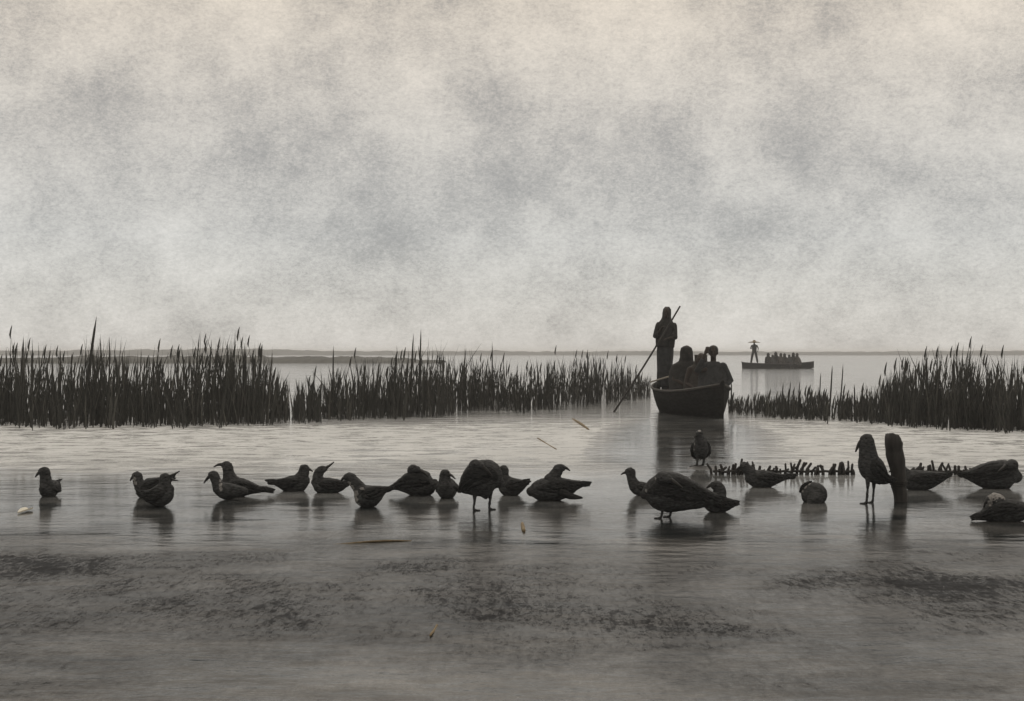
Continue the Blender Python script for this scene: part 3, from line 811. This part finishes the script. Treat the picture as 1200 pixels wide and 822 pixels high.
# ------------------------------------------------------------------ people
def person(name, label, J, rz, loc, hand_pose=None, voxel=.011, cat='person', group=None, skinmat=None, face=Vector((0, 1, 0))):
    """one continuous body from joint positions (metres, facing +Y)"""
    mb = MB()
    p = {k: Vector(v) for k, v in J.items()}
    pel, chest, nk, hd = p['pelvis'], p['chest'], p['neck'], p['head']
    lr = (p['shoulder_r'] - p['shoulder_l']).normalized()
    mb.tube([(pel + (pel - chest).normalized() * .10, .09, .10), (pel, .115, .16), (pel.lerp(chest, .4), .10, .135), (pel.lerp(chest, .8), .115, .165), (chest, .115, .18), (chest.lerp(nk, .5), .09, .15), (chest.lerp(nk, .85), .06, .08), (nk, .055, .055), (hd, .05, .05)], 16, lr)
    fw = face.normalized()
    mb.ball(hd + Vector((0, 0, .02)), .076, .095, .115)
    mb.ball(hd + Vector((0, 0, -.06)) + fw * .035, .055, .055, .06)
    mb.limb([(hd + fw * .095 + Vector((0, 0, .015)), .010), (hd + fw * .112 + Vector((0, 0, -.022)), .016)], 8)
    fs = fw.cross(Vector((0, 0, 1)))
    for s in (-1, 1):
        mb.ball(hd + fs * (s * .08) + Vector((0, 0, -.005)), .014, .02, .03, 8, 6)
        mb.ball(hd + fs * (s * .03) + fw * .085 + Vector((0, 0, .035)), .022, .016, .010, 8, 6)
    mb.ball(hd + fw * .092 + Vector((0, 0, -.062)), .024, .012, .010, 8, 6)
    for s in ('l', 'r'):
        sh, el, ha = p['shoulder_' + s], p['elbow_' + s], p['hand_' + s]
        mb.limb([(sh, .058), (sh.lerp(el, .5), .048), (el, .040), (el.lerp(ha, .35), .040), (ha, .027)], 10)
        t = (ha - el).normalized()
        ref = Vector((0, 0, 1)) if abs(t.z) < .8 else Vector((0, 1, 0))
        a = t.cross(ref).normalized(); b = a.cross(t)
        mb.tube([(ha, .014, .026), (ha + t * .04, .014, .04), (ha + t * .085, .012, .038)], 10, a)
        for i, ln in enumerate((.068, .078, .072, .056)):
            off = a * (.030 - .020 * i)
            c0 = ha + t * .08 + off
            c1 = c0 + t * ln * .5 + off * .15 - b * .010
            c2 = c1 + t * ln * .3 - b * ln * .38
            mb.limb([(c0, .0095), (c1, .009), (c2, .008)], 6)
        c0 = ha + t * .03 + a * .03
        mb.limb([(c0, .011), (c0 + t * .03 + a * .026, .010), (c0 + t * .058 + a * .03 - b * .012, .009)], 6)
        hp, kn, ft = p['hip_' + s], p['knee_' + s], p['foot_' + s]
        mb.limb([(hp, .085), (hp.lerp(kn, .5), .072), (kn, .055), (kn.lerp(ft, .35), .055), (ft, .038)], 10)
        mb.limb([(ft + Vector((0, -.03, -.035)), .036), (ft + Vector((0, .07, -.045)), .036), (ft + Vector((0, .15, -.058)), .024)], 8)
    o = mb.fused(name, voxel, skinmat or M['skin'], None, 3)
    o.location = loc
    o.rotation_euler = (0, 0, rz)
    return tag(o, label, cat, group)
def drape(name, parent, rings, m, folds=9, amp=.012, seed=1, side=None):
    """cloth as a closed swept sheet with folds; rings: (x,y,z, rx, ry)"""
    mb = MB(); seg = 40
    R_ = []
    for i in range(len(rings) - 1):
        for q in (0, .33, .66):
            R_.append([rings[i][j] + (rings[i + 1][j] - rings[i][j]) * q for j in range(5)])
    R_.append(list(rings[-1]))
    for i, (x, y, z, rx, ry) in enumerate(R_):
        for k in range(seg):
            a = 2 * math.pi * k / seg
            w_ = 1 + amp * 6 * noise.noise(Vector((math.cos(a) * folds * .35, math.sin(a) * folds * .35, z * 1.3 + seed))) + amp * math.sin(folds * a + seed + z * 2)
            mb.v.append(Vector((x + rx * w_ * math.cos(a), y + ry * w_ * math.sin(a), z)))
    n = len(R_)
    for i in range(n - 1):
        for k in range(seg):
            a = i * seg + k; b = i * seg + (k + 1) % seg
            mb.f.append((a, b, b + seg, a + seg))
    mb.f.append(tuple(reversed(range(seg)))); mb.f.append(tuple((n - 1) * seg + k for k in range(seg)))
    return mb.build(name, m, parent)

# ------------------------------------------------------------------ boats
def hull(parent, length, beam, depth, bow_rise, stern_rise, m_hull, m_plank, thwarts, draft=.12):
    """open wooden boat along +X (bow at +length/2): skin with an inside, rails, thwarts"""
    n = 28; seg = 12
    outer = MB()
    def section(q, inset):
        s = 2 * q - 1
        wd = beam / 2 * max(.03, (1 - abs(s) ** 2.6)) ** .8 * (1 if inset == 0 else 1) - inset
        wd = max(wd, .008)
        top = depth + (bow_rise if s > 0 else stern_rise) * abs(s) ** 2.4
        bot = -draft + (bow_rise * .9 if s > 0 else stern_rise * .9) * abs(s) ** 5 + inset
        pts = []
        for k in range(seg + 1):
            a = -1 + 2 * k / seg
            y = wd * math.copysign(abs(a) ** .75, a)
            z = bot + (top - bot) * abs(a) ** 2.4
            pts.append((s * (length / 2 - inset * 1.2), y, z))
        return pts
    mb = MB()
    so_, si_ = [], []
    for i in range(n + 1):
        for P in section(i / n, 0): mb.v.append(Vector(P))
    off = len(mb.v)
    for i in range(n + 1):
        for P in section(i / n, .03): mb.v.append(Vector(P))
    w_ = seg + 1
    for i in range(n):
        for k in range(seg):
            a = i * w_ + k
            mb.f.append((a, a + w_, a + w_ + 1, a + 1))
            mb.f.append((off + a, off + a + 1, off + a + w_ + 1, off + a + w_))
        for k in (0, seg):
            a = i * w_ + k
            q = (a, off + a, off + a + w_, a + w_)
            mb.f.append(q if k == 0 else tuple(reversed(q)))
    for i in (0, n):
        for k in range(seg):
            a = i * w_ + k
            mb.f.append((a, a + 1, off + a + 1, off + a))
    mb.build('hull', m_hull, parent)
    for sgn in (0, seg):
        gb = MB()
        pts = []
        for i in range(n + 1):
            P = section(i / n, 0)[sgn]
            pts.append((Vector((P[0], P[1], P[2] + .012)), .022, .026))
        gb.tube(pts, 8, Vector((0, 0, 1)))
        gb.build('gunwale', m_plank, parent)
    for q in thwarts:
        P = section(q, .035)
        tb = MB().box(Vector((P[0][0], 0, depth * .72)), .2, abs(P[0][1]) * 1.62, .03)
        tb.build('thwart', m_plank, parent, False)
    # end deck for the boatman
    db = MB(); i0 = .03; i1 = .27
    vs = []
    for i in range(7):
        q = i0 + (i1 - i0) * i / 6
        P = section(q, .035)
        vs.append((P[0][0], abs(P[0][1]) * .93))
    for (x, y) in vs:
        for z in (depth * .80, depth * .80 + .03):
            db.v += [Vector((x, -y, z)), Vector((x, y, z))]
    for i in range(6):
        a = i * 4
        db.f += [(a, a + 1, a + 5, a + 4), (a + 2, a + 6, a + 7, a + 3), (a, a + 4, a + 6, a + 2), (a + 1, a + 3, a + 7, a + 5)]
    db.f += [(0, 2, 3, 1), (24, 25, 27, 26)]
    db.build('stern_deck', m_plank, parent, False)
    bb = MB()
    P = section(1, 0)
    bb.limb([(Vector((length / 2 - .02, 0, P[seg // 2][2] - .1)), .04), (Vector((length / 2 + .02, 0, P[0][2] + .02)), .045), (Vector((length / 2 + .04, 0, P[0][2] + .06)), .035)], 8)
    bb.build('stem_post', m_hull, parent)

# near boat: stern up-lake on the left, bow towards us on the right
stern = at(774, 0, 0, 29.6); bow = at(846, 0, 0, 25.8)
axis = bow - stern; ln_ = axis.length
brz = math.atan2(axis.y, axis.x)
bc = (stern + bow) / 2
boat = empty('rowing_boat', bc, brz)
tag(boat, 'dark wooden boat seen nearly end-on, carrying a standing boatman and seated people', 'boat')
hull(boat, ln_, 1.06, .44, .16, .14, M['hull'], M['plank'], (.42, .60, .78))
def onboat(a, z, side=0.0):
    p = stern.lerp(bow, a); n_ = Vector((-axis.y, axis.x, 0)).normalized()
    return Vector((p.x, p.y, z)) + n_ * side
# the boatman
def standing(scale=1.0):
    s = scale
    J = dict(pelvis=(0, 0, .93), chest=(0, .01, 1.30), neck=(0, .02, 1.47), head=(0, .045, 1.61),
             shoulder_l=(-.19, 0, 1.38), shoulder_r=(.19, 0, 1.38), elbow_l=(-.225, .12, 1.13), elbow_r=(.23, .08, 1.14),
             hand_l=(-.10, .27, 1.10), hand_r=(.08, .24, 1.28), hip_l=(-.09, 0, .90), hip_r=(.09, 0, .90),
             knee_l=(-.11, .03, .50), knee_r=(.11, .03, .50), foot_l=(-.12, 0, .075), foot_r=(.12, 0, .075))
    return {k: tuple(c * s for c in v) for k, v in J.items()}
DECK = .44 * .80 + .03
mp_ = onboat(.135, DECK, -.10)
man = person('person', 'person standing at the end of the near boat in dark cloths, holding a long pole', standing(1.0), R(168), mp_); man.rotation_euler = (R(2), R(-2.5), R(168)); man.scale = (.87, .95, 1.0)
drape('lungi', man, [(0, 0, .10, .165, .13), (0, 0, .3, .175, .14), (0, 0, .6, .185, .15), (0, 0, .85, .19, .15), (0, 0, 1.0, .175, .14)], M['cloth2'], 9, .02, 3)
drape('shawl', man, [(0, .0, .92, .20, .165), (0, 0, 1.05, .215, .17), (0, 0, 1.2, .225, .17), (0, 0, 1.33, .22, .165), (0, .0, 1.42, .175, .145), (0, .0, 1.49, .12, .115), (0, .0, 1.55, .10, .105), (0, -.005, 1.63, .10, .11), (0, -.01, 1.70, .09, .10), (0, -.01, 1.75, .05, .06)], M['cloth1'], 7, .02, 5)
for s, sh, el in (('l', (-.18, 0, 1.36), (-.225, .12, 1.13)), ('r', (.18, 0, 1.36), (.23, .08, 1.14))):
    a, b = Vector(sh), Vector(el)
    MB().limb([(a, .075), (a.lerp(b, .5), .072), (b, .066), (b.lerp(Vector((b.x * .7, .2, b.z + .03)), .6), .055)], 12).build('sleeve', M['cloth1'], man)
# the pole through his hands
dp = mp_.y - .30
pa, pb = at(797, 0, 0, dp), at(700, 0, 0, dp - .1)
pole_top = Vector((pa.x, dp, H + (HV - 359) * dp / F)); pole_bot = Vector((at(709, 0, 0, dp - .25).x, dp - .25, H + (HV - 484) * (dp - .25) / F - .25))
pm = MB()
pts = []
for i in range(13):
    q = i / 12
    c = pole_top.lerp(pole_bot, q) + Vector((0, 0, -.05 * math.sin(math.pi * q)))
    pts.append((c, .017 + .004 * q, .017 + .004 * q))
pm.tube(pts, 8)
tag(pm.build('punt_pole', M['wood']), 'long thin slanting pole held by the standing boatman', 'pole')

def seated(head=(0, .03, .78), hl=(-.14, .30, .22), hr=(.14, .30, .22), el=(-.25, .12, .30), er=(.25, .12, .30), lean=.05):
    return dict(pelvis=(0, -.05, .10), chest=(0, -.05 + lean, .44), neck=(0, -.03 + lean, .62), head=head,
                shoulder_l=(-.18, lean - .05, .54), shoulder_r=(.18, lean - .05, .54), elbow_l=el, elbow_r=er, hand_l=hl, hand_r=hr,
                hip_l=(-.09, 0, .10), hip_r=(.09, 0, .10), knee_l=(-.10, .30, .17), knee_r=(.10, .30, .17), foot_l=(-.08, .22, -.15), foot_r=(.08, .22, -.15))
def seat_shawl(o, m, seed, top=.88, w=1.0):
    drape('shawl', o, [(0, .10, .0, .27 * w, .28), (0, .08, .15, .28 * w, .27), (0, .03, .30, .27 * w, .21), (0, .0, .45, .245 * w, .175), (0, .0, .56, .21 * w, .14), (0, .0, .63, .12, .11), (0, .02, .70, .105, .115), (0, .02, .80, .105, .12), (0, .015, top - .03, .085, .10), (0, .01, top, .04, .05)], m, 8, .022, seed)
ST = .44 * .72 + .015
p1 = person('person', 'bulky seated person in a dark shawl, right next to the standing boatman', seated(), R(192), onboat(.42, ST, .04)); p1.scale = (1.2, 1.15, 1.10)
seat_shawl(p1, M['cloth1'], 2, .90, 1.1)
p2 = person('person', 'lower seated person bent forward between the two other passengers of the near boat', seated(head=(0, .12, .70), lean=.12), R(176), onboat(.56, ST - .06, .16))
p2.scale = (1.15, 1.1, 1.1)
seat_shawl(p2, M['cloth3'], 7, .80, 1.0)
p3 = person('person', 'seated bareheaded person in the near boat lifting a hand to the face', seated(hl=(.15, .16, .76), el=(.29, .16, .46), hr=(-.20, .20, .20), er=(-.31, -.02, .30)) |
            {}, R(172), onboat(.70, ST, .23)); p3.scale = (1.02, 1.05, 1.10)
drape('shawl', p3, [(0, .10, .0, .27, .28), (0, .08, .15, .28, .27), (0, .03, .30, .27, .21), (0, .0, .45, .245, .175), (0, .0, .56, .20, .14), (0, .0, .63, .10, .10)], M['cloth2'], 8, .022, 4)
hb_ = MB().ball(Vector((0, .005, .825)), .094, .112, .088); hb_.limb([(Vector((0, -.075, .80)), .06), (Vector((0, -.07, .73)), .05)], 10)
hb_.build('hair', M['hair'], p3)
for a, b, c in (((.18, .03, .54), (.29, .16, .46), (.19, .16, .66)), ((-.18, .03, .54), (-.31, -.02, .30), (-.23, .14, .22))):
    a, b, c = Vector(a), Vector(b), Vector(c)
    MB().limb([(a, .078), (a.lerp(b, .5), .072), (b, .066), (b.lerp(c, .9), .05)], 12).build('sleeve', M['cloth2'], p3)
# pale paddle laid slantwise over the boat at the boatman's feet
pa = onboat(.10, 0, 0)
dA = 28.6
A = Vector((at(762, 0, 0, dA).x, dA, H + (HV - 448) * dA / F)); B = Vector((at(803, 0, 0, dA - .2).x, dA - .2, H + (HV - 436) * (dA - .2) / F))
paddle = empty('paddle', A)
tag(paddle, 'pale wooden paddle laid slantwise across the near boat in front of the boatman', 'paddle')
dv = B - A
MB().tube([(Vector((0, 0, 0)), .016, .016), (dv * .62, .018, .018)], 8).build('shaft', M['palewood'], paddle)
MB().tube([(dv * .60, .018, .014), (dv * .68, .05, .012), (dv * .85, .06, .010), (dv * .97, .05, .010), (dv, .02, .008)], 10).build('blade', M['palewood'], paddle)

# far boat
fb = at(912, 432)
FL = 85 * fb.y / F
fboat = empty('far_boat', fb, R(180 + 4))
tag(fboat, 'long low dark boat far out on the lagoon, crowded with seated people', 'boat')
hull(fboat, FL, .95, .34, .10, .16, M['hull'], M['plank'], (.3, .45, .6, .75), .1)
k = fb.y / F
fm = standing(.98)
fm.update(knee_l=(-.17, .02, .50), knee_r=(.17, .02, .50), foot_l=(-.25, 0, .075), foot_r=(.25, 0, .075), elbow_l=(-.30, .05, 1.16), hand_l=(-.30, .2, .98), elbow_r=(.27, .1, 1.14), hand_r=(.12, .25, 1.12))
fman = person('person', 'small figure standing legs apart in the far boat, wide hat made up from a paper fleck', fm, R(160), Vector((fb.x + (884 - 912) * k, fb.y, .34)), voxel=.02)
drape('shirt', fman, [(0, 0, .86, .17, .13), (0, 0, 1.1, .17, .13), (0, 0, 1.35, .20, .14), (0, 0, 1.46, .08, .08)], M['cloth1'], 7, .01, 2)
for s in (-1, 1):
    MB().limb([(Vector((s * .09, 0, .88)), .10), (Vector((s * .17, .02, .5)), .085), (Vector((s * .23, 0, .15)), .075)], 10).build('trouser_leg', M['cloth1'], fman)
hat = MB()  # wide brim made up from a paper fleck behind the head
pts = []
seg = 24
hz = 1.60
for r_, z_ in ((.02, .17), (.09, .14), (.12, .06), (.30, .03), (.46, -.02), (.45, -.035), (.28, .005), (.10, .03)):
    for i in range(seg):
        a = 2 * math.pi * i / seg
        hat.v.append(Vector((r_ * math.cos(a), .04 + r_ * math.sin(a), hz + z_)))
for j in range(7):
    for i in range(seg):
        a = j * seg + i; b = j * seg + (i + 1) % seg
        hat.f.append((a, a + seg, b + seg, b))
hat.f.append(tuple(range(seg)))
hat.build('fleck_hat', M['straw'], fman)
proto = None
for i, (u, zz, ml) in enumerate(((900.5, .02, 'cloth1'), (905, -.03, 'cloth2'), (910.5, .0, 'cloth1'), (914.5, .05, 'cloth3'), (920, -.02, 'cloth1'), (925, .02, 'cloth2'), (929.5, -.03, 'cloth1'), (934, .03, 'cloth3'))):
    loc = Vector((fb.x + (u - 912) * k, fb.y + (-.1 if i % 2 else .12), .24 + zz))
    if proto is None:
        proto = person('person', 'tiny seated figure packed among others in the far boat', seated(), R(190), loc, voxel=.022, group='passengers seated in the far boat')
        seat_shawl(proto, M['cloth1'], 3, .88)
    else:
        c = proto.copy(); COL.objects.link(c); c.location = loc; c.rotation_euler = (R((i * 7) % 11 - 5), R((i * 5) % 13 - 6), R(150 + (i * 47) % 90)); q_ = (1.06, .9, 1.1, .95, 1.0, .86, 1.08, .97)[i]; c.scale = (q_, q_, q_)
        for ch in proto.children:
            d_ = ch.copy(); COL.objects.link(d_); d_.parent = c
            d_.data = d_.data.copy(); d_.data.materials.clear(); d_.data.materials.append(M[ml])

# ------------------------------------------------------------------ flecks of the paper, added as straws and a petal on the water
def straw_fleck(u0, v0, u1, v1, r, label, m='straw'):
    a = at(u0, v0); b = at(u1, v1)
    c = (a + b) / 2
    mb = MB()
    n = 6
    pts = []
    for i in range(n + 1):
        q = i / n
        pts.append((a.lerp(b, q) - c + Vector((0, .01 * math.sin(q * 3), .001 + .005 * math.sin(q * 5 + u0))), r * (.6 + .4 * math.sin(math.pi * q)), r * (.6 + .4 * math.sin(math.pi * q))))
    mb.tube(pts, 6, Vector((0, 0, 1)))
    tag(mb.build('straw', M[m], None, True, c), label, 'straw', 'straw flecks of the paper laid on the water')
straw_fleck(671, 491, 690, 504, .025, 'thick tan paper fleck laid as straw below the reeds left of the boat')
straw_fleck(630, 514, 652, 527, .011, 'thin tan paper fleck laid as straw between the reeds and the birds')
straw_fleck(388, 638, 482, 634, .007, 'longest thin paper fleck laid as straw below the left birds')
straw_fleck(612, 606 + 8, 614, 606 + 18, .016, 'short yellow paper fleck laid as a straw stub below the middle birds')
straw_fleck(504, 747, 512, 733, .007, 'brown paper fleck laid as straw on the dark foreground water')
pt = MB()
c = at(29, 600)
pts2 = []
for i in range(24):
    a = 2 * math.pi * i / 24
    x = .036 * (math.sin(a) ** 3); y = .16 * (.8 * math.cos(a) - .32 * math.cos(2 * a) - .12 * math.cos(3 * a))
    pts2.append((x, y))
for z in (.004, .014):
    for x, y in pts2: pt.v.append(Vector((x, y, z + (.012 * (abs(x) / .036)))))
for i in range(24):
    j = (i + 1) % 24
    pt.f.append((i, j, 24 + j, 24 + i))
pt.f.append(tuple(reversed(range(24)))); pt.f.append(tuple(range(24, 48)))
tag(pt.build('petal', M['petal'], None, False, c), 'cream heart-shaped paper fleck laid as a petal below the leftmost gull', 'petal')
